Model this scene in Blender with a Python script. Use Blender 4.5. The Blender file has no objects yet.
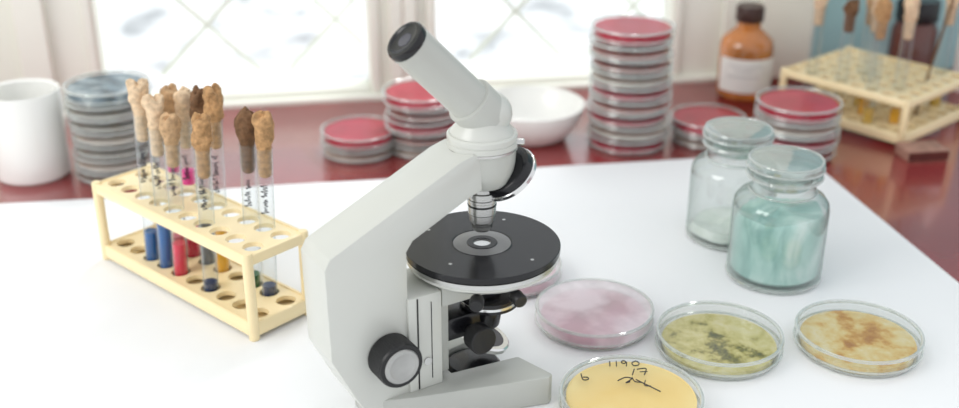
import bpy, bmesh, math, random
from mathutils import Vector, Matrix
random.seed(4)
TZ=0.75            # table top height
CZ=TZ+0.0015       # top of the white cover
SC=bpy.context.scene
COL=SC.collection
SC.view_settings.view_transform='Standard'
try: SC.view_settings.look='None'
except Exception: pass

# ------------------------------------------------------------ materials
def newmat(n):
    m=bpy.data.materials.new(n); m.use_nodes=True
    nt=m.node_tree; nt.nodes.clear()
    out=nt.nodes.new('ShaderNodeOutputMaterial')
    return m,nt,out
def pmat(n,col,rough=0.5,metal=0.0,var=0.06,scale=60,bump=0.0,coat=0.0,trans=0.0,ior=1.45,spec=0.5,sss=0.0,bscale=None,crough=.03):
    m,nt,out=newmat(n)
    b=nt.nodes.new('ShaderNodeBsdfPrincipled')
    b.inputs['Roughness'].default_value=rough; b.inputs['Metallic'].default_value=metal
    b.inputs['Coat Weight'].default_value=coat; b.inputs['Coat Roughness'].default_value=crough; b.inputs['Transmission Weight'].default_value=trans
    b.inputs['IOR'].default_value=ior; b.inputs['Specular IOR Level'].default_value=spec
    tc=nt.nodes.new('ShaderNodeTexCoord'); no=nt.nodes.new('ShaderNodeTexNoise')
    no.inputs['Scale'].default_value=scale; no.inputs['Detail'].default_value=4
    nt.links.new(tc.outputs['Object'],no.inputs['Vector'])
    r=nt.nodes.new('ShaderNodeValToRGB')
    r.color_ramp.elements[0].color=tuple(max(0,c*(1-var)) for c in col)+(1,)
    r.color_ramp.elements[1].color=tuple(min(1,c*(1+var)) for c in col)+(1,)
    r.color_ramp.elements[0].position=.3; r.color_ramp.elements[1].position=.7
    nt.links.new(no.outputs['Fac'],r.inputs['Fac']); nt.links.new(r.outputs['Color'],b.inputs['Base Color'])
    if bump>0:
        n2=nt.nodes.new('ShaderNodeTexNoise'); n2.inputs['Scale'].default_value=bscale or scale; n2.inputs['Detail'].default_value=5
        nt.links.new(tc.outputs['Object'],n2.inputs['Vector'])
        bu=nt.nodes.new('ShaderNodeBump'); bu.inputs['Strength'].default_value=bump; bu.inputs['Distance'].default_value=.002
        nt.links.new(n2.outputs['Fac'],bu.inputs['Height']); nt.links.new(bu.outputs['Normal'],b.inputs['Normal'])
    nt.links.new(b.outputs['BSDF'],out.inputs['Surface'])
    return m
def thin(n,tint=(.95,.97,.96),haze=.05,edge=.35,gloss=.5,hcol=(.8,.83,.82),power=3.0,g0=.035,patch=0.0,pscale=28,zs=1.0):
    m,nt,out=newmat(n)
    tr=nt.nodes.new('ShaderNodeBsdfTransparent'); tr.inputs['Color'].default_value=tint+(1,)
    gl=nt.nodes.new('ShaderNodeBsdfGlossy'); gl.inputs['Roughness'].default_value=.04
    df=nt.nodes.new('ShaderNodeBsdfDiffuse'); df.inputs['Color'].default_value=hcol+(1,)
    lw=nt.nodes.new('ShaderNodeLayerWeight'); lw.inputs['Blend'].default_value=.5
    def mth(op,a,b):
        k=nt.nodes.new('ShaderNodeMath'); k.operation=op; k.use_clamp=True
        for i,v in enumerate((a,b)):
            if isinstance(v,(int,float)): k.inputs[i].default_value=v
            else: nt.links.new(v,k.inputs[i])
        return k.outputs[0]
    f=lw.outputs['Facing']; f3=mth('POWER',f,power)
    g=mth('ADD',mth('MULTIPLY',f3,gloss),g0)
    h=mth('ADD',mth('MULTIPLY',f3,edge),haze)
    if patch:
        tc=nt.nodes.new('ShaderNodeTexCoord'); no=nt.nodes.new('ShaderNodeTexNoise'); no.inputs['Scale'].default_value=pscale; no.inputs['Detail'].default_value=3
        mp=nt.nodes.new('ShaderNodeMapping'); mp.inputs['Scale'].default_value=(1,1,zs); mp.inputs['Location'].default_value=(.01,.02,0)
        nt.links.new(tc.outputs['Object'],mp.inputs['Vector']); nt.links.new(mp.outputs['Vector'],no.inputs['Vector'])
        mr=nt.nodes.new('ShaderNodeMapRange'); mr.inputs['From Min'].default_value=.40; mr.inputs['From Max'].default_value=.64; mr.inputs['To Min'].default_value=0; mr.inputs['To Max'].default_value=patch
        nt.links.new(no.outputs['Fac'],mr.inputs['Value']); h=mth('ADD',h,mr.outputs[0])
    m1=nt.nodes.new('ShaderNodeMixShader'); m2=nt.nodes.new('ShaderNodeMixShader')
    nt.links.new(g,m1.inputs[0]); nt.links.new(tr.outputs[0],m1.inputs[1]); nt.links.new(gl.outputs[0],m1.inputs[2])
    nt.links.new(h,m2.inputs[0]); nt.links.new(m1.outputs[0],m2.inputs[1]); nt.links.new(df.outputs[0],m2.inputs[2])
    nt.links.new(m2.outputs[0],out.inputs['Surface'])
    return m
def agar(n,stops,scale=40,rough=.35,detail=6,dist=.3,radial=0.0,rough_n=.5,zs=1.0,coat=0.0):
    m,nt,out=newmat(n)
    b=nt.nodes.new('ShaderNodeBsdfPrincipled'); b.inputs['Roughness'].default_value=rough; b.inputs['Coat Weight'].default_value=coat
    tc=nt.nodes.new('ShaderNodeTexCoord'); no=nt.nodes.new('ShaderNodeTexNoise')
    no.inputs['Scale'].default_value=scale; no.inputs['Detail'].default_value=detail; no.inputs['Distortion'].default_value=dist
    no.inputs['Roughness'].default_value=rough_n
    mp=nt.nodes.new('ShaderNodeMapping'); mp.inputs['Scale'].default_value=(1,1,zs)
    nt.links.new(tc.outputs['Object'],mp.inputs['Vector']); nt.links.new(mp.outputs['Vector'],no.inputs['Vector'])
    fac=no.outputs['Fac']
    if radial:
        ln=nt.nodes.new('ShaderNodeVectorMath'); ln.operation='LENGTH'; nt.links.new(tc.outputs['Object'],ln.inputs[0])
        mr=nt.nodes.new('ShaderNodeMapRange'); mr.inputs['From Min'].default_value=.012; mr.inputs['From Max'].default_value=.042
        mr.inputs['To Min'].default_value=-radial*.5; mr.inputs['To Max'].default_value=radial
        nt.links.new(ln.outputs['Value'],mr.inputs['Value'])
        ad=nt.nodes.new('ShaderNodeMath'); ad.operation='ADD'; nt.links.new(fac,ad.inputs[0]); nt.links.new(mr.outputs[0],ad.inputs[1]); fac=ad.outputs[0]
    r=nt.nodes.new('ShaderNodeValToRGB'); e=r.color_ramp.elements
    while len(e)<len(stops): e.new(.5)
    for i,(p,c) in enumerate(stops): e[i].position=p; e[i].color=c+(1,)
    nt.links.new(fac,r.inputs['Fac']); nt.links.new(r.outputs['Color'],b.inputs['Base Color'])
    nt.links.new(b.outputs['BSDF'],out.inputs['Surface'])
    return m

M={}
M['cloth']=pmat('white_cover',(.85,.86,.875),.75,var=.012,scale=6,bump=.15,bscale=14)
M['red']=pmat('red_paint',(.30,.036,.038),.22,var=.18,scale=9,spec=.8,coat=.6,crough=.08)
M['frame']=pmat('cream_paint',(.87,.88,.80),.45,var=.03,scale=6)
M['wall']=pmat('cream_wall',(.83,.85,.76),.7,var=.04,scale=3)
M['teal_wall']=pmat('teal_wall',(.34,.54,.56),.6,var=.06,scale=4)
M['floor']=pmat('floor_lino',(.35,.28,.22),.5,var=.15,scale=5)
M['enamel']=pmat('grey_enamel',(.48,.49,.455),.30,var=.015,scale=20,coat=.2)
M['enamel_light']=pmat('light_enamel',(.59,.60,.56),.28,var=.015,scale=20,coat=.2)
M['black']=pmat('black_enamel',(.010,.010,.012),.20,var=.1,scale=30)
M['blackrub']=pmat('black_ribbed',(.010,.010,.011),.40,var=.1,scale=30)
M['insert']=pmat('stage_insert',(.20,.20,.20),.25,var=.1,scale=30)
M['chrome']=pmat('chrome',(.74,.74,.74),.16,metal=1.0,var=.02,scale=30)
M['steel']=pmat('brushed_steel',(.58,.58,.57),.27,metal=1.0,var=.04,scale=80)
M['objsteel']=pmat('objective_steel',(.48,.48,.47),.26,metal=.9,var=.04,scale=80)
M['knobface']=pmat('knob_face',(.42,.42,.41),.32,metal=.6,var=.1,scale=60)
M['lens']=pmat('lens_glass',(.05,.05,.07),.04,var=.1,spec=.8)
M['petri']=thin('petri_glass',(.97,.975,.97),haze=.004,edge=.08,gloss=.34,power=4.0,g0=.035)
M['rim']=thin('petri_rim',(.84,.88,.86),haze=.22,edge=.15,gloss=.7,hcol=(.90,.92,.90),power=1.6,g0=.16)
M['fog']=thin('fogged_lid',(.96,.94,.95),haze=.30,edge=.05,gloss=.8,hcol=(.87,.82,.85),g0=.10,patch=.32,pscale=26)
M['tube']=thin('tube_glass',(.95,.965,.965),haze=.03,edge=.45,gloss=.6,hcol=(.55,.62,.64),power=2.5)
M['pane']=thin('pane_glass',(.97,.98,.98),haze=.0,edge=.0,gloss=.2)
M['jar']=thin('jar_glass',(.94,.965,.955),haze=.025,edge=.65,gloss=.95,hcol=(.30,.39,.36),power=2.5,g0=.10)
M['stopper']=thin('stopper_glass',(.88,.93,.915),haze=.08,edge=.55,gloss=.95,hcol=(.42,.51,.48),power=1.8,g0=.18)
M['amber']=pmat('amber_glass',(.46,.15,.018),.06,var=.4,scale=22,spec=.8,coat=.6)
M['brownglass']=pmat('brown_glass',(.10,.02,.012),.1,var=.15,scale=30,spec=.7,coat=.4)
M['browncap']=pmat('brown_cap',(.045,.018,.013),.35,var=.1)
M['label']=pmat('paper_label',(.80,.80,.76),.7,var=.03,scale=40)
M['ink']=pmat('ink',(.02,.02,.03),.6,var=.05)
M['greyink']=pmat('grey_ink',(.25,.25,.27),.6,var=.05)
M['rack']=pmat('rack_plastic',(.92,.76,.46),.32,var=.015,scale=20,coat=.2)
M['ceramic']=pmat('white_ceramic',(.86,.86,.83),.25,var=.015,scale=10,coat=.3)
def cotton(n,c,v): return pmat(n,c,.95,var=v,scale=240,bump=.6,bscale=420)
M['cork1']=cotton('cotton_tan',(.52,.34,.19),.28)
M['cork2']=cotton('cotton_brown',(.17,.09,.045),.38)
M['cork3']=cotton('cotton_buff',(.72,.54,.36),.22)
M['cork4']=cotton('cotton_ochre',(.45,.26,.12),.34)
def liq(n,c): return pmat(n,c,.15,var=.1,scale=60,spec=.6)
M['blue']=liq('blue_dye',(.01,.12,.38)); M['navy']=liq('navy_dye',(.01,.03,.11)); M['redl']=liq('red_dye',(.75,.01,.06))
M['dark']=liq('dark_dye',(.02,.012,.015)); M['ambl']=liq('amber_dye',(.90,.45,.02)); M['green']=liq('green_dye',(.02,.13,.03))
M['pink']=liq('magenta_dye',(.95,.02,.32)); M['yel']=liq('yellow_medium',(.80,.52,.10))
M['ag_red']=agar('agar_red',[(.3,(.42,.004,.030)),(.7,(.58,.012,.055))],25)
M['ag_clear']=agar('agar_clear',[(.3,(.52,.40,.34)),(.7,(.72,.62,.54))],30)
M['ag_grey']=agar('agar_grey',[(.38,(.05,.08,.10)),(.5,(.15,.22,.27)),(.62,(.40,.46,.49))],30,dist=.6)
M['ag_dull']=agar('agar_dull',[(.3,(.36,.09,.085)),(.7,(.50,.20,.17))],30)
M['ag_dun']=agar('agar_dun',[(.3,(.22,.19,.16)),(.7,(.42,.38,.33))],30)
M['ag_pink']=agar('agar_pink',[(.36,(.42,.01,.10)),(.5,(.60,.10,.23)),(.62,(.76,.42,.54))],20,detail=3,rough=.08,dist=.3)
M['ag_green']=agar('agar_mould_green',[(.37,(.08,.09,.035)),(.44,(.24,.22,.06)),(.49,(.50,.44,.15)),(.58,(.64,.58,.26)),(.75,(.72,.67,.42))],60,dist=.15,detail=12,radial=.07,rough_n=.68,rough=.12,coat=.5)
M['ag_tan']=agar('agar_tan',[(.37,(.42,.17,.03)),(.45,(.60,.32,.07)),(.51,(.70,.47,.16)),(.60,(.74,.59,.28)),(.75,(.78,.69,.46))],56,dist=.1,detail=10,radial=.07,rough_n=.64,rough=.12,coat=.5)
M['ag_yel']=agar('agar_yellow',[(.3,(.86,.60,.19)),(.7,(.92,.73,.32))],20,radial=.1)
M['teal']=agar('teal_powder',[(.34,(.27,.50,.46)),(.46,(.40,.65,.60)),(.54,(.54,.76,.71)),(.66,(.74,.88,.85))],34,rough=.4,dist=1.0,detail=6,zs=.5,coat=.4)
M['whitepow']=agar('white_powder',[(.35,(.66,.72,.66)),(.66,(.84,.87,.83))],60,rough=.8)
M['snow']=agar('snow_ground',[(.38,(.46,.48,.50)),(.45,(.78,.80,.82)),(.51,(.97,.97,.98))],2.6,rough=.9,dist=.5,detail=10,rough_n=.62)
M['match']=pmat('matchbox_side',(.10,.02,.015),.7,var=.2)
M['matchtop']=pmat('matchbox_top',(.36,.20,.15),.6,var=.3,scale=90)

# ------------------------------------------------------------ mesh helpers
def link(o,parent=None):
    COL.objects.link(o)
    if parent is not None: o.parent=parent
    return o
def mesh_obj(name,bm,mat,parent=None,loc=(0,0,0),rot=(0,0,0),smooth=True,angle=35):
    me=bpy.data.meshes.new(name)
    bmesh.ops.recalc_face_normals(bm,faces=bm.faces)
    if smooth:
        for f in bm.faces: f.smooth=True
        for e in bm.edges:
            if len(e.link_faces)==2 and e.calc_face_angle(0)>math.radians(angle): e.smooth=False
    bm.to_mesh(me); bm.free()
    me.materials.append(mat)
    o=bpy.data.objects.new(name,me); o.location=loc; o.rotation_euler=rot
    return link(o,parent)
def lathe_bm(bm,prof,segs=48,mat4=None):
    rings=[]
    for r,z in prof:
        if r<1e-6: rings.append([bm.verts.new((0,0,z))])
        else: rings.append([bm.verts.new((r*math.cos(2*math.pi*i/segs),r*math.sin(2*math.pi*i/segs),z)) for i in range(segs)])
    for a,b in zip(rings[:-1],rings[1:]):
        for i in range(segs):
            j=(i+1)%segs
            if len(a)==1 and len(b)==1: continue
            if len(a)==1: bm.faces.new((a[0],b[i],b[j]))
            elif len(b)==1: bm.faces.new((a[i],b[0],a[j]))
            else: bm.faces.new((a[i],b[i],b[j],a[j]))
    if mat4 is not None:
        vs=[v for r in rings for v in r]
        bmesh.ops.transform(bm,matrix=mat4,verts=vs)
def lathe(name,prof,mat,parent=None,loc=(0,0,0),rot=(0,0,0),segs=48):
    bm=bmesh.new(); lathe_bm(bm,prof,segs)
    return mesh_obj(name,bm,mat,parent,loc,rot)
def align(axis):
    return Vector(axis).to_track_quat('Z','Y').to_euler()
def box_bm(bm,lo,hi):
    r=bmesh.ops.create_cube(bm,size=1)
    c=[(a+b)/2 for a,b in zip(lo,hi)]; s=[b-a for a,b in zip(lo,hi)]
    for v in r['verts']: v.co=Vector((v.co.x*s[0]+c[0],v.co.y*s[1]+c[1],v.co.z*s[2]+c[2]))
    return r['verts']
def bev(bm,w,seg=2,ang=20):
    es=[e for e in bm.edges if len(e.link_faces)==2 and e.calc_face_angle(0)>math.radians(ang)]
    bmesh.ops.bevel(bm,geom=es,offset=w,segments=seg,profile=.5,affect='EDGES',clamp_overlap=True)
def box(name,lo,hi,mat,parent=None,loc=(0,0,0),rot=(0,0,0),bw=0.0):
    bm=bmesh.new(); box_bm(bm,lo,hi)
    if bw: bev(bm,bw)
    return mesh_obj(name,bm,mat,parent,loc,rot)
def prism(name,poly,a0,a1,mat,parent=None,loc=(0,0,0),rot=(0,0,0),plane='XZ',bw=0.0,seg=2):
    bm=bmesh.new()
    if plane=='XZ': A=[bm.verts.new((x,a0,z)) for x,z in poly]; B=[bm.verts.new((x,a1,z)) for x,z in poly]
    else: A=[bm.verts.new((x,y,a0)) for x,y in poly]; B=[bm.verts.new((x,y,a1)) for x,y in poly]
    bm.faces.new(A); bm.faces.new(B[::-1]); n=len(poly)
    for i in range(n): bm.faces.new((A[i],B[i],B[(i+1)%n],A[(i+1)%n]))
    bmesh.ops.recalc_face_normals(bm,faces=bm.faces)
    if bw: bev(bm,bw,seg,10)
    return mesh_obj(name,bm,mat,parent,loc,rot,angle=25)
def tube_path(bm,pts,r,segs=6):
    pts=[Vector(p) for p in pts]; rings=[]
    for i,p in enumerate(pts):
        d=(pts[min(i+1,len(pts)-1)]-pts[max(i-1,0)]).normalized()
        up=Vector((0,0,1)) if abs(d.z)<.9 else Vector((1,0,0))
        a=d.cross(up).normalized(); b=d.cross(a).normalized()
        rings.append([bm.verts.new(p+a*r*math.cos(2*math.pi*k/segs)+b*r*math.sin(2*math.pi*k/segs)) for k in range(segs)])
    for x,y in zip(rings[:-1],rings[1:]):
        for k in range(segs): bm.faces.new((x[k],x[(k+1)%segs],y[(k+1)%segs],y[k]))
    bm.faces.new(rings[0]); bm.faces.new(rings[-1][::-1])
def smooth_pts(P,n=5):
    P=[Vector(p) for p in P]; out=[]
    for i in range(len(P)-1):
        a,b,c_,d=P[max(i-1,0)],P[i],P[i+1],P[min(i+2,len(P)-1)]
        for k in range(n):
            t=k/n; out.append(.5*((2*b)+(-a+c_)*t+(2*a-5*b+4*c_-d)*t*t+(-a+3*b-3*c_+d)*t**3))
    out.append(P[-1]); return out
def torus_pts(R,z,n=48): return [(R*math.cos(2*math.pi*i/n),R*math.sin(2*math.pi*i/n),z) for i in range(n+1)]
def ring(name,R,z,r,mat,parent):
    bm=bmesh.new(); tube_path(bm,torus_pts(R,z,64),r,8); return mesh_obj(name,bm,mat,parent)
def empty(name,loc,rz=0,rot=None):
    o=bpy.data.objects.new(name,None); o.location=loc; o.rotation_euler=rot or (0,0,rz); o.empty_display_size=.02
    return link(o)
def meta(o,label,cat,group=None):
    o['label']=label; o['category']=cat
    if group: o['group']=group
def struct(o,label=None):
    o['kind']='structure'
    if label: o['label']=label

# ------------------------------------------------------------ room (turned 10 deg)
RZ=math.radians(10); cr,sr=math.cos(RZ),math.sin(RZ)
def RW(x,y,z=0): return (x*cr-y*sr,x*sr+y*cr,z)
WY=1.375
o=box('floor',(-3,-2.5,-.05),(3,WY+.001,0),M['floor'],rot=(0,0,RZ)); struct(o,'worn brown linoleum floor')
SB=TZ+.014; ST=TZ+1.25
y0,y1=WY,WY+.12
bm=bmesh.new()
box_bm(bm,(-3,y0,0),(.62,y1,TZ-.03))
box_bm(bm,(-3,y0,ST+.05),(.62,y1,2.9))
box_bm(bm,(-3,y0,TZ-.03),(-.325,y1,ST+.05))
o=mesh_obj('wall_back',bm,M['wall'],rot=(0,0,RZ),smooth=False); struct(o,'cream plaster wall around the windows')
bm=bmesh.new(); box_bm(bm,(.62,y0-.0,0),(3,y1,2.9))
o=mesh_obj('wall_side',bm,M['teal_wall'],rot=(0,0,RZ),smooth=False); struct(o,'teal painted wall panel')
def window(n,x0,x1,fl,fr):
    bm=bmesh.new()
    f0,f1=y0+.0,y0+.04
    box_bm(bm,(x0-fl,f0,TZ-.03),(x0,f1,ST+.05)); box_bm(bm,(x1,f0,TZ-.03),(x1+fr,f1,ST+.05))
    box_bm(bm,(x0,f0,TZ-.03),(x1,f1,SB)); box_bm(bm,(x0,f0,ST),(x1,f1,ST+.05))
    box_bm(bm,(x0-fl,y0-.012,TZ+.002),(x0-fl*.6,f0,ST+.05)); box_bm(bm,(x1+fr*.6,y0-.012,TZ+.002),(x1+fr,f0,ST+.05))
    box_bm(bm,(x0-.014,y0-.006,TZ+.006),(x0-.002,f0,ST+.05)); box_bm(bm,(x1+.002,y0-.006,TZ+.006),(x1+.014,f0,ST+.05))
    w=mesh_obj('window_%d'%n,bm,M['frame'],rot=(0,0,RZ)); struct(w,'cream painted wooden window frame')
    md=w.modifiers.new('bevel','BEVEL'); md.width=.003; md.segments=2
    p=box('window_pane',(x0,y0+.018,SB),(x1,y0+.0185,ST),M['pane'],parent=w)
    bm=bmesh.new()
    yy=y0+.10; sp=.17; H=ST-SB
    def clip(a,b):
        (xa,za),(xb,zb)=a,b; t0,t1=0,1
        for p_,q in ((-(xb-xa),xa-x0),((xb-xa),x1-xa),(-(zb-za),za-SB),((zb-za),ST-za)):
            if abs(p_)<1e-9: continue
            t=q/p_
            if p_<0: t0=max(t0,t)
            else: t1=min(t1,t)
        if t1-t0<.02: return None
        return [(xa+(xb-xa)*t,yy,za+(zb-za)*t) for t in (t0,t1)]
    for i in range(-12,14):
        for s in (1,-1):
            xs=x0+i*sp+.04
            seg=clip((xs,SB-.02),(xs+s*H*1.0,ST))
            if seg: tube_path(bm,seg,.0032,6)
    mesh_obj('window_grille',bm,M['frame'],parent=w)
window(1,-.233,.098,.092,.044)
window(2,.186,.503,.044,.117)
o=box('trim_1',(-.45,y0-.013,TZ-.002),(.62,y0-.0002,TZ+.006),M['frame'],rot=(0,0,RZ),bw=.002); struct(o,'cream window board')
o=box('trim_2',(.62,y0-.02,TZ),(.70,y0-.0002,2.9),M['frame'],rot=(0,0,RZ),bw=.004); struct(o,'cream painted wall post')
o=box('trim_3',(-.52,y0-.02,TZ),(-.45,y0-.0002,2.9),M['frame'],rot=(0,0,RZ),bw=.006); struct(o,'cream painted moulding')
# snowy ground outside
bm=bmesh.new(); bmesh.ops.create_grid(bm,x_segments=60,y_segments=60,size=9)
for v in bm.verts: v.co.z=.12*math.sin(v.co.x*1.3)*math.cos(v.co.y*1.1)+random.uniform(-.03,.03); v.co.y+=WY+9.6
o=mesh_obj('snowy_ground',bm,M['snow'],loc=(0,0,-.35),rot=(0,0,RZ)); meta(o,'snow-covered ground with dark patches outside the windows','snow'); o['kind']='stuff'

# table
tb=empty('lab_table',RW(0,.7,0),RZ); meta(tb,'long glossy dark red painted laboratory table against the windows','table')
box('table_top',(-1.05,-.62,TZ-.035),(1.3,WY-.7-.0135,TZ),M['red'],parent=tb,bw=.003)
for x in (-.98,1.23):
    for y in (-.55,.58): box('leg',(x-.03,y-.03,0),(x+.03,y+.03,TZ-.035),M['red'],parent=tb,bw=.003)
# white cover sheet
bm=bmesh.new()
nx,ny=60,48; X0,X1,Y0,Y1=-1.0,.564,.14,1.094
g=[[bm.verts.new((X0+(X1-X0)*i/nx,Y0+(Y1-Y0)*j/ny+ (.002*math.sin(i*.55) if j==ny else 0),CZ-.0002)) for j in range(ny+1)] for i in range(nx+1)]
for i in range(nx):
    for j in range(ny): bm.faces.new((g[i][j],g[i+1][j],g[i+1][j+1],g[i][j+1]))
r=bmesh.ops.extrude_face_region(bm,geom=list(bm.faces))
for v in r['geom']:
    if isinstance(v,bmesh.types.BMVert): v.co.z-=.0011
o=mesh_obj('table_cover',bm,M['cloth'],rot=(0,0,RZ)); meta(o,'smooth white sheet covering most of the red table','tablecloth')

# ------------------------------------------------------------ petri dishes
def petri_meshes():
    d={}
    bm=bmesh.new(); lathe_bm(bm,[(0,.0008),(.0425,.0008),(.0437,.002),(.0440,.0128)],56)
    o=mesh_obj('dish_base',bm,M['petri']); d['dish_base']=o.data; bpy.data.objects.remove(o)
    bm=bmesh.new(); lathe_bm(bm,[(0,.0152),(.0455,.0152),(.0466,.0140),(.0468,.0058)],56)
    o=mesh_obj('dish_lid',bm,M['petri']); d['dish_lid']=o.data; bpy.data.objects.remove(o)
    bm=bmesh.new(); tube_path(bm,torus_pts(.0467,.0058,64),.0009,8); tube_path(bm,torus_pts(.0461,.0146,64),.0014,8); tube_path(bm,torus_pts(.0436,.0016,64),.0010,8)
    o=mesh_obj('rim_bead',bm,M['rim']); d['rim']=o.data; bpy.data.objects.remove(o)
    return d
PM=petri_meshes()
AG={}
def agar_mesh(mk,r=.0428,t=.0058):
    k=(mk,r,t)
    if k not in AG:
        bm=bmesh.new(); lathe_bm(bm,[(0,.0012),(r-.0006,.0012),(r,.0022),(r,t+.0006),(r-.0008,t),(0,t)],56)
        o=mesh_obj('culture_medium',bm,M[mk]); AG[k]=o.data; bpy.data.objects.remove(o)
    return AG[k]
def petri(x,y,z,ag,label,group,s=1.0,rz=None,lid=True,fog=False,t=.0058,tilt=0):
    e=empty('petri_dish',(x,y,z),rot=(tilt,0,random.uniform(0,6) if rz is None else rz)); e.scale=(s,s,s)
    meta(e,label,'petri dish',group)
    link(bpy.data.objects.new('dish_base',PM['dish_base']),e)
    link(bpy.data.objects.new('culture_medium',agar_mesh(ag,t=t)),e)
    if lid:
        l=bpy.data.objects.new('dish_lid',PM['dish_lid']); link(l,e)
        if fog:
            l.data=PM['dish_lid'].copy(); l.data.materials[0]=M['fog']
    link(bpy.data.objects.new('dish_rim',PM['rim']),e)
    return e
def stack(x,y,z,ags,where,group,s=1.0):
    names={'ag_red':'crimson','ag_clear':'beige','ag_grey':'grey-blue','ag_dull':'brown','ag_dun':'dun grey'}
    for i,a in enumerate(ags):
        jx,jy=(random.uniform(-.0025,.0025),random.uniform(-.0025,.0025)) if i else (0,0)
        last=i==len(ags)-1
        petri(x+jx,y+jy,z+i*.0157*s,a,'%s glass petri dish %s %s'%(names[a],'on top of' if last else 'in',where),group,s,t=.012 if last else .0056)
stack(-.395,1.114,TZ,['ag_dun','ag_clear','ag_dun','ag_clear','ag_dun','ag_dun','ag_grey'],'stack beside white cup','petri dishes stacked by the white cup',.94)
stack(-.064,1.187,TZ,['ag_clear','ag_dull','ag_red','ag_dull','ag_red'],'stack behind microscope','petri dishes stacked behind the microscope',.92)
stack(-.138,1.176,TZ,['ag_clear','ag_red'],'low pair on red table','low pair of petri dishes',.92)
stack(.172,1.205,TZ,['ag_red','ag_clear','ag_red','ag_dull','ag_red','ag_clear','ag_dull','ag_dull','ag_red'],'tallest stack','tallest stack of petri dishes')
stack(.268,1.218,TZ,['ag_clear','ag_red'],'short pair between stacks','short pair of petri dishes',.93)
stack(.358,1.172,CZ,['ag_dull','ag_red','ag_clear','ag_red'],'stack at sheet corner','petri dishes stacked at the sheet corner')
G='petri dishes laid out singly'
petri(.094,.786,CZ,'ag_pink','covered petri dish with fogged lid over pink medium',G,1.02,rz=.6,fog=True,t=.0075)
petri(.188,.745,CZ,'ag_green','petri dish of olive green mould beside the pink one',G,1.04)
petri(.298,.748,CZ,'ag_tan','petri dish of tan and orange culture',G,1.03,t=.007)
petri(.026,.866,CZ,'ag_pink','pink petri dish partly hidden behind the microscope stage',G,.98,fog=True)
yd=petri(.108,.659,CZ,'ag_yel','petri dish of yellow medium with black handwriting on lid',G,1.08,rz=0,t=.012)
bm=bmesh.new()
def scr(pts,r=.00042,n=5,dx=.004):
    tube_path(bm,smooth_pts([(p[0]*.95+dx,p[1]*.95+.001,.0158) for p in pts],n),r,5)
# "1190"
scr([(-.0155,.0325),(-.0150,.0388)]); scr([(-.0108,.0325),(-.0102,.0390)])
scr([(-.0030,.0378),(-.0048,.0397),(-.0068,.0378),(-.0050,.0358),(-.0030,.0374),(-.0036,.0328)])
scr([(.0040,.0394),(.0009,.0368),(.0018,.0332),(.0049,.0338),(.0060,.0368),(.0040,.0394)])
# "17"
scr([(-.0008,.0210),(.0015,.0285)]); scr([(.0035,.0283),(.0100,.0292),(.0078,.0212)]); scr([(.0050,.0250),(.0106,.0253)],.00034)
# scrawl
scr([(-.0120,.0135),(-.0060,.0178),(-.0020,.0160),(-.0065,.0110),(-.0035,.0122)])
scr([(-.0015,.0175),(.0000,.0125),(.0045,.0115)])
scr([(.0010,.0150),(.0070,.0090),(.0160,.0000)]); scr([(.0075,.0140),(.0062,.0075),(.0105,.0070)],.00036)
# small b mark
scr([(-.0340,.0225),(-.0332,.0150),(-.0298,.0150),(-.0296,.0178),(-.0330,.0180)],dx=.001)
mesh_obj('handwriting',bm,M['ink'],yd)

# ------------------------------------------------------------ cup and bowl
cup=lathe('cup',[(0,0),(.036,0),(.0385,.003),(.0395,.094),(.0385,.096),(.0365,.094),(.0355,.006),(0,.005)],M['ceramic'],loc=(-.485,1.110,TZ),segs=64)
meta(cup,'plain white straight-sided cup standing beside stacked dishes','cup')
bowl=lathe('bowl',[(0,0),(.040,0),(.046,.004),(.058,.020),(.064,.036),(.065,.040),(.0635,.041),(.062,.036),(.054,.020),(.042,.007),(0,.005)],M['ceramic'],loc=(.060,1.230,TZ),segs=64)
meta(bowl,'white ceramic bowl between petri dish stacks','bowl')

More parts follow.
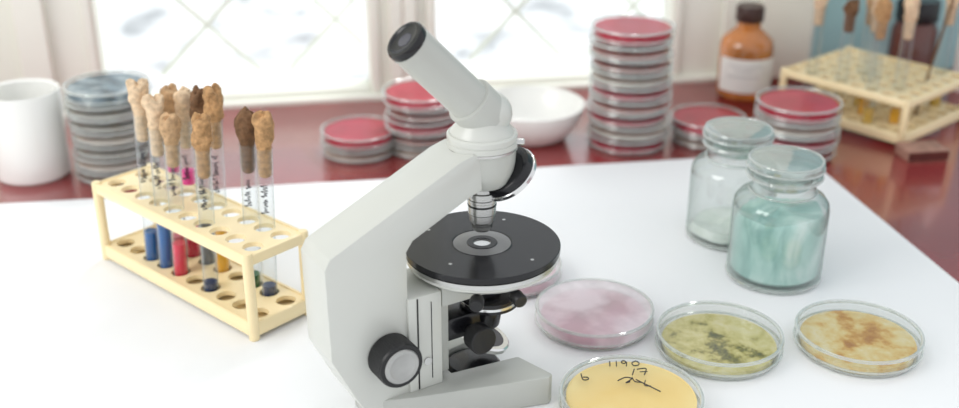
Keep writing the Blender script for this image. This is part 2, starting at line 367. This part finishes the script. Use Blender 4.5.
# ------------------------------------------------------------ racks
def rack(x,y,ang,L,W,H,nl,nw,label,hr=.0082):
    e=empty('test_tube_rack',(x,y,CZ),ang); meta(e,label,'test tube rack','test tube racks')
    def plate(name,z0,z1,skirt):
        bm=bmesh.new()
        px,py=L/nl,W/nw; n=24
        for i in range(nl):
            for j in range(nw):
                cx,cy=(i+.5)*px,(j+.5)*py
                def sq(a):
                    c,s=math.cos(a),math.sin(a); k=min((px/2)/max(abs(c),1e-9),(py/2)/max(abs(s),1e-9)); return cx+c*k,cy+s*k
                angs=[2*math.pi*k/n for k in range(n)]
                ca=math.atan2(py,px); angs=sorted(set([round(a,5) for a in angs]+[round(v%(2*math.pi),5) for v in (ca,math.pi-ca,math.pi+ca,-ca)]))
                T=[];B=[]
                for a in angs:
                    xo,yo=sq(a); xi,yi=cx+hr*math.cos(a),cy+hr*math.sin(a)
                    T.append((bm.verts.new((xo,yo,z1)),bm.verts.new((xi,yi,z1))))
                    B.append((bm.verts.new((xo,yo,z0)),bm.verts.new((xi,yi,z0))))
                m=len(angs)
                for k in range(m):
                    q=(k+1)%m
                    bm.faces.new((T[k][0],T[q][0],T[q][1],T[k][1])); bm.faces.new((B[k][0],B[k][1],B[q][1],B[q][0]))
                    bm.faces.new((T[k][1],T[q][1],B[q][1],B[k][1]))
        bmesh.ops.remove_doubles(bm,verts=bm.verts,dist=1e-5)
        t=.003
        def loop(o_,z,rr):
            pts=[]
            for cx,cy,a0 in ((L+o_-rr,W+o_-rr,0),(-o_+rr,W+o_-rr,90),(-o_+rr,-o_+rr,180),(L+o_-rr,-o_+rr,270)):
                for k in range(5):
                    a=math.radians(a0+k*22.5); pts.append(bm.verts.new((cx+rr*math.cos(a),cy+rr*math.sin(a),z)))
            return pts
        lo_=[loop(0,skirt,.0015),loop(t,skirt,.0045),loop(t,z1+.0002,.0045),loop(t-.0008,z1+.0010,.004),loop(0,z1+.0010,.0015),loop(0,z0,.0015)]
        for a,b in zip(lo_,lo_[1:]):
            for k in range(len(a)): bm.faces.new((a[k],a[(k+1)%len(a)],b[(k+1)%len(a)],b[k]))
        o_=mesh_obj(name,bm,M['rack'],e,angle=50)
        return o_
    plate('top_plate',H-.004,H,H-.0075); plate('bottom_plate',.010,.014,.0035)
    bm=bmesh.new(); box_bm(bm,(.0,0,.005),(L,W,.006)); mesh_obj('floor_plate',bm,M['rack'],e,smooth=False)
    for lx in (0,L):
        for ly in (0,W):
            lathe('leg',[(0,0),(.0040,0),(.0044,.001),(.0044,H+.0008),(.0036,H+.0022),(0,H+.0025)],M['rack'],e,loc=(lx,ly,0),segs=20)
    def cell(i,j): 
        v=Matrix.Rotation(ang,3,'Z')@Vector(((i+.5)*L/nl,(j+.5)*W/nw,0)); return x+v.x,y+v.y
    return e,cell
tex=bpy.data.textures.new('cotton_clouds','CLOUDS'); tex.noise_scale=.008; tex.noise_depth=2
def plugmesh(r,z0,z1,ztop,seed):
    rnd=random.Random(seed); bm=bmesh.new()
    n=28; h=ztop-z1
    sh=rnd.choice([(1.1,1.30,1.28,1.36,1.2),(1.12,1.22,1.36,1.38,1.25),(1.2,1.18,1.12,1.42,1.35),(1.05,1.2,1.36,1.45,1.2)])
    lathe_bm(bm,[(0,z0),(r*.7,z0+.001),(r*.9,z0+.003),(r*.95,(z0+z1)/2),(r*.95,z1),(r*sh[0],z1+h*.10),(r*sh[1],z1+h*.28),(r*sh[2],z1+h*.5),(r*sh[3],z1+h*.72),(r*sh[4],z1+h*.92),(r*.75,z1+h*.99),(0,z1+h*.96)],n)
    bmesh.ops.subdivide_edges(bm,edges=[e for e in bm.edges if e.calc_length()>.0025],cuts=2,use_grid_fill=True)
    ph=[rnd.uniform(0,6.28) for _ in range(6)]; bx,by=rnd.uniform(-.002,.002),rnd.uniform(-.002,.002)
    for v in bm.verts:
        t=(v.co.z-z1)/h
        if t>-.02:
            a=math.atan2(v.co.y,v.co.x)
            k=1+.11*math.sin(2*a+ph[0]+t*4)+.08*math.sin(3*a+ph[1]-t*7)+.04*math.sin(6*a+ph[2]+t*5)+rnd.uniform(-.025,.025)
            k=1+(k-1)*min(1,max(0,t*6))
            v.co.x=v.co.x*k+bx*max(0,t); v.co.y=v.co.y*k+by*max(0,t)
            v.co.z+=min(1,max(0,t*3))*(.0022*math.sin(2*a+ph[3])+.0010*math.sin(5*a+ph[4])+rnd.uniform(-.0005,.0005))
    return bm
def tube(x,y,zb,H,r,liqs,plug,ptop,label,group,lean=(0,0),writing=True,pin=.022,seed=0):
    e=empty('test_tube',(x,y,zb),rot=(lean[0],lean[1],0)); meta(e,label,'test tube',group)
    prof=[(0,0)]+[(r*math.sin(a),r-r*math.cos(a)) for a in [math.pi/2*k/6 for k in range(1,7)]]+[(r,H-.003),(r*1.12,H-.001),(r*1.1,H)]
    lathe('tube_glass',prof,M['tube'],e,segs=28)
    ri=r*.90
    for (a,b,mk) in liqs:
        if a<.002: p=[(0,.0012)]+[(ri*math.sin(t),.0012+ri-ri*math.cos(t)) for t in [math.pi/2*k/5 for k in range(1,6)]]+[(ri,b),(0,b)]
        else: p=[(0,a),(ri,a+.001),(ri,b-.001),(0,b)]
        lathe('liquid',p,M[mk],e,segs=24)
    if plug:
        bm=plugmesh(r*.95,H-pin,H,ptop,seed)
        o=mesh_obj('cotton_plug',bm,M[plug],e,angle=180)
        s=o.modifiers.new('sub','SUBSURF'); s.levels=1; s.render_levels=1
        vg=o.vertex_groups.new(name='out'); vg.add([v.index for v in o.data.vertices if v.co.z>H+.001],1,'REPLACE')
        dm=o.modifiers.new('disp','DISPLACE'); dm.texture=tex; dm.strength=.0030; dm.mid_level=.5; dm.texture_coords='GLOBAL'; dm.vertex_group='out'
    if writing:
        bm=bmesh.new(); rnd=random.Random(seed+50)
        a0=-math.pi/2+.12
        def P(u,v): return ((r+.0004)*math.cos(a0+u),(r+.0004)*math.sin(a0+u),v)
        z_=.083; pts=[P(-.2,z_)]; end=H-pin-.004; k=0
        while z_<end:
            big=rnd.random()<.3
            hi=rnd.uniform(.55,.75) if big else rnd.uniform(.15,.35)
            pts.append(P(-hi,z_+.0003)); pts.append(P(.22+rnd.uniform(-.08,.15),z_+.0011)); 
            z_+=rnd.uniform(.0016,.0028); k+=1
            if k%6==0 and len(pts)>3:
                tube_path(bm,smooth_pts(pts,3),.00036,4); z_+=.0012; pts=[P(-.1,z_)]
        if len(pts)>2: tube_path(bm,smooth_pts(pts,3),.00036,4)
        mesh_obj('handwriting',bm,M['ink'],e)
    return e
ang=math.radians(138.5)
e1=Vector((math.cos(ang),math.sin(ang)))
L1,W1=.216,.056
A=Vector((-.180,.760)); org=A+e1*L1
ang1=math.atan2(-e1.y,-e1.x)
rk,cell=rack(org.x,org.y,ang1,L1,W1,.074,10,2,'cream plastic rack holding plugged test tubes on the sheet')
def c1(i,row): return cell(9-i,row)
GT='test tubes in the near rack'
lean=(0.0,math.radians(2.5))
specs=[(7,0,[(0,.034,'blue')],'cork3',.172,'test tube of blue liquid with buff cotton plug'),
 (6,0,[(0,.048,'blue')],'cork3',.164,'test tube deep with blue liquid, large buff cotton plug'),
 (7,1,[(.082,.094,'pink'),(0,.02,'redl')],'cork1',.160,'test tube with magenta band and tan plug'),
 (6,1,[(.076,.090,'pink'),(0,.038,'redl')],'cork3',.163,'test tube of red dye with light fluffy plug'),
 (5,1,[(0,.050,'dark')],'cork2',.168,'test tube of dark liquid with dark brown plug'),
 (4,1,[(0,.046,'ambl')],'cork4',.174,'test tube of amber liquid with brown plug'),
 (3,0,[(0,.014,'navy')],'cork4',.162,'test tube with dark sediment and orange-brown plug'),
 (2,1,[(0,.018,'green')],'cork2',.164,'test tube with green sediment and brown plug'),
 (1,1,[(0,.015,'navy')],'cork4',.166,'test tube with navy sediment and orange-brown plug')]
for k,(i,row,lq,pl,pt,lb) in enumerate(specs):
    x,y=c1(i,row); tube(x,y,CZ+.0062,pt-.028,.0064,lq,pl,pt,lb,GT,lean=lean,seed=k*7+1,pin=.026)
x,y=c1(5,0)
tube(x,y,CZ+.0062,.128,.0064,[(0,.036,'redl')],'cork1',.152,'test tube of red dye with short tan plug',GT,lean=lean,seed=91)

# far rack
B=Vector((.487,1.190)); L2,W2=.165,.144
a_=math.radians(131); e1=Vector((math.cos(a_),math.sin(a_)))
org=B+e1*L2; ang2=math.atan2(-e1.y,-e1.x)
rk2,cell2=rack(org.x,org.y,ang2,L2,W2,.055,8,6,'cream plastic rack of assorted tubes on the red table')
rk2.location.z=TZ
GT2='test tubes in the far rack'
for k,(i,j,lq,pl,pt,lb) in enumerate([(1,0,[(0,.02,'yel')],'cork3',.150,'test tube with buff plug above yellow medium'),
  (3,0,[(0,.026,'ambl')],'cork2',.146,'test tube with dark brown plug above amber medium'),
  (4,1,[(0,.026,'ambl')],'cork3',.152,'test tube of amber medium with buff plug'),
  (5,0,[(0,.024,'yel')],'cork4',.156,'test tube of yellow medium with orange-brown plug'),
  (3,2,[(0,.024,'yel')],'cork1',.152,'test tube of yellow medium with tan plug'),
  (6,5,[(0,.024,'yel')],'cork3',.148,'test tube of yellow medium at the rack corner'),
  (6,1,[(0,.024,'ambl')],'cork3',.160,'test tube of amber medium beside the rack end')]):
    x,y=cell2(i,j); tube(x,y,TZ+.0062,.130,.0068,lq,pl,pt,lb,GT2,writing=False,seed=k*5+3)
x,y=cell2(4,2)
d=empty('dropper',(x,y,TZ+.0062),rot=(0,math.radians(-5),0)); meta(d,'slim dropper with black rubber bulb standing in the rack','dropper')
lathe('dropper_stem',[(0,0),(.001,0),(.0025,.02),(.003,.10),(0,.10)],M['tube'],d,segs=16)
lathe('rubber_bulb',[(0,.098),(.004,.098),(.0045,.115),(.005,.135),(.004,.16),(0,.165)],M['black'],d,segs=16)
x,y=cell2(6,3)
d=empty('glass_rod',(x,y,TZ+.0062),rot=(math.radians(-3),math.radians(10),0)); meta(d,'brown wooden handled rod leaning in the rack','rod')
lathe('rod_shaft',[(0,0),(.0015,0),(.0017,.15),(0,.151)],M['cork2'],d,segs=12)

# ------------------------------------------------------------ bottles
b=empty('bottle',(.346,1.383,TZ)); meta(b,'amber glass reagent bottle with white label and dark cap','bottle')
lathe('bottle_body',[(0,.001),(.031,0),(.034,.003),(.0345,.008),(.0345,.066),(.032,.076),(.022,.085),(.0155,.090),(.015,.100),(0,.100)],M['amber'],b)
lathe('bottle_cap',[(.0,.099),(.0175,.099),(.018,.101),(.018,.116),(.0165,.119),(0,.119)],M['browncap'],b)
bm=bmesh.new(); n=20; R=.0349
vs=[[bm.verts.new((R*math.cos(a),R*math.sin(a),z)) for z in (.012,.056)] for a in [math.radians(-165+150*i/n) for i in range(n+1)]]
for i in range(n): bm.faces.new((vs[i][0],vs[i+1][0],vs[i+1][1],vs[i][1]))
mesh_obj('bottle_label',bm,M['label'],b)
bm=bmesh.new()
for zz,s0,s1 in ((.047,-140,-60),(.041,-125,-80),(.033,-140,-70)):
    tube_path(bm,[(.0352*math.cos(math.radians(a)),.0352*math.sin(math.radians(a)),zz+.0008*math.sin(a*.9)) for a in range(s0,s1,4)],.0004,4)
mesh_obj('label_print',bm,M['greyink'],b)
b=empty('bottle',(.578,1.428,TZ)); meta(b,'dark brown glass bottle with wide black cap behind the rack','bottle')
lathe('bottle_body',[(0,.001),(.027,0),(.030,.004),(.030,.075),(.026,.085),(.022,.090),(0,.090)],M['brownglass'],b)
lathe('bottle_cap',[(0,.089),(.027,.089),(.0275,.092),(.0275,.112),(.0255,.116),(0,.116)],M['black'],b)
b=empty('bottle',(.640,1.400,TZ)); meta(b,'pale plastic squeeze bottle beside the dark brown bottle','bottle')
lathe('bottle_body',[(0,.001),(.012,0),(.014,.004),(.014,.085),(.010,.100),(.006,.115),(0,.116)],M['ceramic'],b)
mb=empty('matchbox',(.500,1.160,TZ),math.radians(8)); meta(mb,'small dark red matchbox lying on the red table','matchbox')
box('sleeve',(-.024,-.016,0),(.024,.016,.013),M['matchtop'],mb,bw=.0008)
box('striker_strip',(-.0235,-.0166,.0015),(.0235,-.0160,.0115),M['match'],mb)

# jars
def jar(x,y,s,fill,mk,label,rz=0):
    e=empty('jar',(x,y,CZ),rz); e.scale=(s,s,s); meta(e,label,'jar','glass jars with stoppers')
    lathe('jar_body',[(0,.001),(.034,.001),(.037,0),(.0405,.003),(.041,.008),(.041,.066),(.0400,.072),(.0365,.077),(.0310,.0805),(.0280,.083),(.0272,.086),(.0272,.093),(.0280,.0945),(.0310,.0955),(.0315,.0985),(.0300,.0998),(.0262,.0998)],M['jar'],e,segs=64)
    lathe('jar_stopper',[(0,.088),(.0230,.088),(.0252,.0992),(.0250,.1015),(.0300,.1030),(.0325,.1050),(.0325,.1085),(.0305,.1110),(.0240,.1128),(.0120,.1136),(0,.1138)],M['stopper'],e,segs=64)
    ring('stopper_rim',.0308,.1108,.0011,M['rim'],e); ring('stopper_edge',.0322,.1048,.0012,M['rim'],e)
    ring('jar_lip',.0310,.0966,.0017,M['rim'],e); ring('jar_foot',.0395,.0028,.0020,M['rim'],e); ring('jar_shoulder',.0285,.0825,.0010,M['rim'],e)
    bm=bmesh.new(); lathe_bm(bm,[(0,.0052),(.0345,.0052),(.0382,.0090),(.0386,fill*.5),(.0386,fill-.006),(.035,fill),(.012,fill-.002),(0,fill+.001)],64)
    rnd=random.Random(3)
    for v in bm.verts:
        if v.co.z>fill-.008:
            a=math.atan2(v.co.y,v.co.x); v.co.z+=.004*math.sin(a*1+2.2)+.0015*math.sin(a*4)+rnd.uniform(-.0006,.0006)
    mesh_obj('jar_contents',bm,M[mk],e)
jar(.262,.872,1.0,.062,'teal','clear stoppered jar filled with pale teal powder')
jar(.239,.953,.98,.016,'whitepow','clear stoppered jar with a little white powder')

# ------------------------------------------------------------ microscope
TH=math.radians(32)
mic=empty('microscope',(.0018,.705,CZ),TH); meta(mic,'grey enamel monocular microscope with black round stage on the sheet','microscope')
mm=.001
def S(poly): return [(a*mm,b*mm) for a,b in poly]
E=M['enamel']; EL=M['enamel_light']
base=prism('base',S([(-98,-17),(-72,-27),(22,-56),(27,-53),(19,-20),(-34,-13),(-34,13),(19,20),(27,53),(22,56),(-72,27),(-98,17)]),0,.023,E,mic,plane='XY',bw=.0015,seg=2)
arm=prism('arm',S([(-96,2),(-112,30),(-129,66),(-130,134),(-126,141),(-30,186.5),(-18,190),(-12,186),(-12,163),(-22,160),(-66,139),(-71,132),(-71,2)]),-.019,.019,EL,mic,bw=.0006,seg=2)
head=lathe('head_mount',S([(0,160),(17,160),(20,163),(22,170),(23,176),(23.5,186),(23.5,187),(0,187)]),E,mic)
lathe('collar_ring',S([(0,187),(22.5,187),(22.5,188),(24.4,188.4),(24.4,192),(23.9,192.3),(23.9,193),(24.4,193.3),(24.4,196.4),(23.4,197.5),(0,197.5)]),EL,mic)
lathe('lock_ring',S([(22.6,186.4),(24.6,186.6),(24.6,188.2),(22.6,188.4)]),M['steel'],mic)
lathe('head_cone',S([(0,197),(22,197.4),(21,200),(17.5,204),(16,210),(16,212),(0,213)]),EL,mic)
screw=lathe('clamp_screw',S([(0,0),(2.6,0),(2.6,5),(2,6),(0,6)]),M['steel'],mic,loc=(.018,-.0145,.191),rot=align((.8,-.6,0)),segs=20)
ax=Vector((-.70,0,.714)).normalized(); P0=Vector((.004,0,.207))
bm=bmesh.new(); bmesh.ops.create_uvsphere(bm,u_segments=40,v_segments=24,radius=.0172)
for v in bm.verts: v.co.z*=.92
el=mesh_obj('prism_housing',bm,EL,mic,loc=P0+Vector((0,0,.003)),angle=180)
tube_l=(Vector((-.055,0,.274))-P0).length; TL=tube_l/mm
rt=align(ax)
lathe('ocular_tube',S([(0,2),(17.2,2),(17.2,20),(16.6,21),(14.6,21.3),(14.3,22),(14.3,TL-5),(0,TL-5)]),E,mic,loc=P0,rot=rt)
ep=lathe('eyepiece',S([(0,TL-6),(13.8,TL-6),(14.4,TL-5),(14.4,TL-1.5),(13.4,TL),(11.5,TL+.3),(10.5,TL-.5),(6,TL-1.0),(0,TL-1.2)]),M['black'],mic,loc=P0,rot=rt)
lathe('eye_lens',S([(0,TL-.6),(5,TL-.7),(5.6,TL-1.2)]),M['lens'],ep,segs=24)
na=Vector((.62,0,-.78)).normalized(); NP=Vector((.006,0,.168))
nz=lathe('nosepiece',S([(0,-2),(15,-2),(19,-1),(20.5,0),(21.5,3),(21.5,5),(0,5)]),M['black'],mic,loc=NP+Vector((.009,-.003,0)),rot=align(na))
lathe('nosepiece_ring',S([(0,5),(21.8,5),(22.6,5.6),(22.6,8.2),(21,9.2),(16,10)]),M['chrome'],nz)
lathe('nosepiece_disc',S([(16.4,9.6),(15.4,11.5),(9,13.5),(0,14)]),M['black'],nz)
lathe('objective',S([(0,160),(9.4,160),(9.4,154),(10.8,153.5),(10.8,150.5),(9.8,150),(9.8,148.6),(10.6,148.2),(10.6,146.5),(10,146),(10,137.5),(9.2,136.5),(9.2,131.5),(7.6,129.5),(7.4,126),(5.4,123.4),(0,123.0)]),M['objsteel'],mic)
lathe('objective_ring',S([(10,144.4),(10.3,144.2),(10.3,143.0),(10,142.8)]),M['black'],mic)
st=lathe('stage',S([(0,108.0),(55,108.0),(56,108.8),(56,112.6),(55.6,113),(22,113),(21.5,112.6),(21,113),(10.5,113),(10,112.2),(0,112.2)]),M['black'],mic,segs=96)
lathe('stage_carrier',S([(0,97.5),(44,97.5),(51,99),(54,101.5),(54,107.8),(0,107.8)]),EL,mic,segs=96)
lathe('carrier_ring',S([(54,104.0),(55.3,104.2),(55.3,107.4),(54,107.6)]),M['steel'],mic,segs=96)
lathe('stage_insert',S([(11,113.15),(20.3,113.15),(20.6,113.0)]),M['insert'],st,segs=48)
lathe('stage_window',S([(0,112.6),(6.4,112.6),(6.6,113.4),(9.2,113.4),(9.4,112.9)]),M['chrome'],st,segs=40)
lathe('window_ring',S([(6.3,112.9),(6.5,113.7),(10.6,113.7),(11,113.1)]),M['black'],st,segs=40)
for a,r in ((35,42),(120,44),(205,40),(290,44)):
    lathe('stage_screw',S([(1.3,113.02),(1.3,113.2),(0,113.22)]),M['steel'],st,loc=(r*mm*math.cos(math.radians(a)),r*mm*math.sin(math.radians(a)),0),segs=12)
for X,Y,Z in ((-.004,-.054,.0935),(-.032,-.044,.0935)):
    dd=Vector((X,Y,0)).normalized()
    lathe('centring_screw',S([(0,-14),(1.8,-14),(1.8,0),(4.6,0),(5.0,1),(5.0,7.5),(4.4,8.5),(0,8.5)]),M['blackrub'],mic,loc=(X*.90,Y*.90,.0940),rot=align(dd+Vector((0,0,-.15))),segs=24)
box('focus_block',(-.072,-.021,.023),(-.046,.021,.0970),EL,mic,bw=.0008)
box('slide_rail',(-.0465,-.013,.026),(-.036,.013,.094),E,mic,bw=.0007)
box('block_groove',(-.0655,-.0215,.024),(-.0645,-.0205,.096),M['blackrub'],mic)
box('block_groove',(-.0545,-.0214,.030),(-.0540,-.0205,.091),M['blackrub'],mic)
box('stage_bracket',(-.045,-.020,.083),(.006,.018,.0972),E,mic,bw=.001)
box('condenser_bracket',(-.041,-.012,.048),(-.008,.012,.066),M['black'],mic,bw=.002)
lathe('condenser',S([(0,96),(15,96),(15,78),(15,70),(15,60),(13,48),(0,48)]),M['black'],mic)
lathe('iris_ring',S([(0,76),(18,76),(21.5,74.5),(21.5,67),(18,65),(0,65)]),M['black'],mic,loc=(.003,-.005,0))
lathe('iris_band',S([(21.5,69.4),(21.9,69.6),(21.9,71.6),(21.5,71.8)]),M['chrome'],mic,loc=(.003,-.005,0))
lathe('condenser_knob',S([(0,-12),(4,-12),(4,0),(9.4,0),(10.4,1),(10.4,11),(9.6,12),(0,12)]),M['blackrub'],mic,loc=(-.018,-.020,.053),rot=align((.0,-1,0)),segs=36)
lathe('mirror_foot',S([(0,0),(18.5,0),(20.5,2),(20.5,17),(18,20),(6,22),(0,22)]),M['black'],mic,loc=(-.010,-.004,0))
mi=lathe('mirror',S([(0,2),(14.5,2),(15,3),(14.5,4.4),(0,4.4)]),M['lens'],mic,loc=(-.001,-.003,.035),rot=(math.radians(12),math.radians(18),0))
lathe('mirror_rim',S([(14.6,4.6),(18.0,4.8),(19.4,3.8),(19.4,1),(18.4,.4),(14.6,.6)]),M['chrome'],mi)
def ribbed(name,r,l,mat,loc,axis):
    bm=bmesh.new(); n=140; prof=[(r*.94,0,0),(r,.0012,1),(r,l-.0016,1),(r*.95,l,0)]
    rings=[[bm.verts.new(((rr*(1-.014*rib*(i%2)))*math.cos(2*math.pi*i/n),(rr*(1-.014*rib*(i%2)))*math.sin(2*math.pi*i/n),z)) for i in range(n)] for rr,z,rib in prof]
    for a,b_ in zip(rings[:-1],rings[1:]):
        for i in range(n): bm.faces.new((a[i],a[(i+1)%n],b_[(i+1)%n],b_[i]))
    bm.faces.new(rings[0]); bm.faces.new(rings[-1][::-1])
    return mesh_obj(name,bm,mat,mic,loc=loc,rot=align(axis),angle=20)
for sgn in (-1,1):
    k=ribbed('coarse_focus_knob',.0165,.019,M['blackrub'],(-.087,sgn*.019,.059),(0,sgn,0))
    lathe('knob_cap',S([(0,20.0),(9,20.0),(9.6,20.4),(12.2,20.2),(12.8,19.4),(12.8,18),(0,18)]),M['knobface'],k,segs=40)
lathe('axis_cover',S([(0,0),(3,0),(3,1.2),(0,1.4)]),M['steel'],mic,loc=(-.058,-.021,.045),rot=align((0,-1,0)),segs=20)

# ------------------------------------------------------------ light
w=bpy.data.worlds.new('World'); SC.world=w; w.use_nodes=True
bg=w.node_tree.nodes['Background']; bg.inputs['Color'].default_value=(.95,.97,1.0,1); bg.inputs['Strength'].default_value=1.0
def area(n,loc,target,size,power,col):
    l=bpy.data.lights.new(n,'AREA'); l.shape='RECTANGLE'; l.size=size[0]; l.size_y=size[1]; l.energy=power; l.color=col
    o=bpy.data.objects.new(n,l); o.location=loc; o.rotation_euler=(Vector(target)-Vector(loc)).to_track_quat('-Z','Y').to_euler(); link(o); return o
area('left_fill',(-1.9,-.2,2.3),(0,.9,.8),(1.4,1.2),26,(1,.985,.95))  # unseen soft fill added from the left to brighten dim upright faces
su=bpy.data.lights.new('sun','SUN'); su.energy=2.2; su.angle=math.radians(25); su.color=(1,.99,.97)
so=bpy.data.objects.new('sun',su); so.rotation_euler=(math.radians(-30),math.radians(20),0); so.location=(0,4,5); link(so)

# ------------------------------------------------------------ camera
cam=bpy.data.cameras.new('camera'); cam.lens=1100/959*36; cam.sensor_width=36; cam.clip_start=.02
co=bpy.data.objects.new('camera',cam); co.location=(0,0,TZ+.46); co.rotation_euler=(math.radians(90-24.1),0,0); link(co)
cam.dof.use_dof=True; cam.dof.focus_distance=.79; cam.dof.aperture_fstop=3.9
SC.camera=co
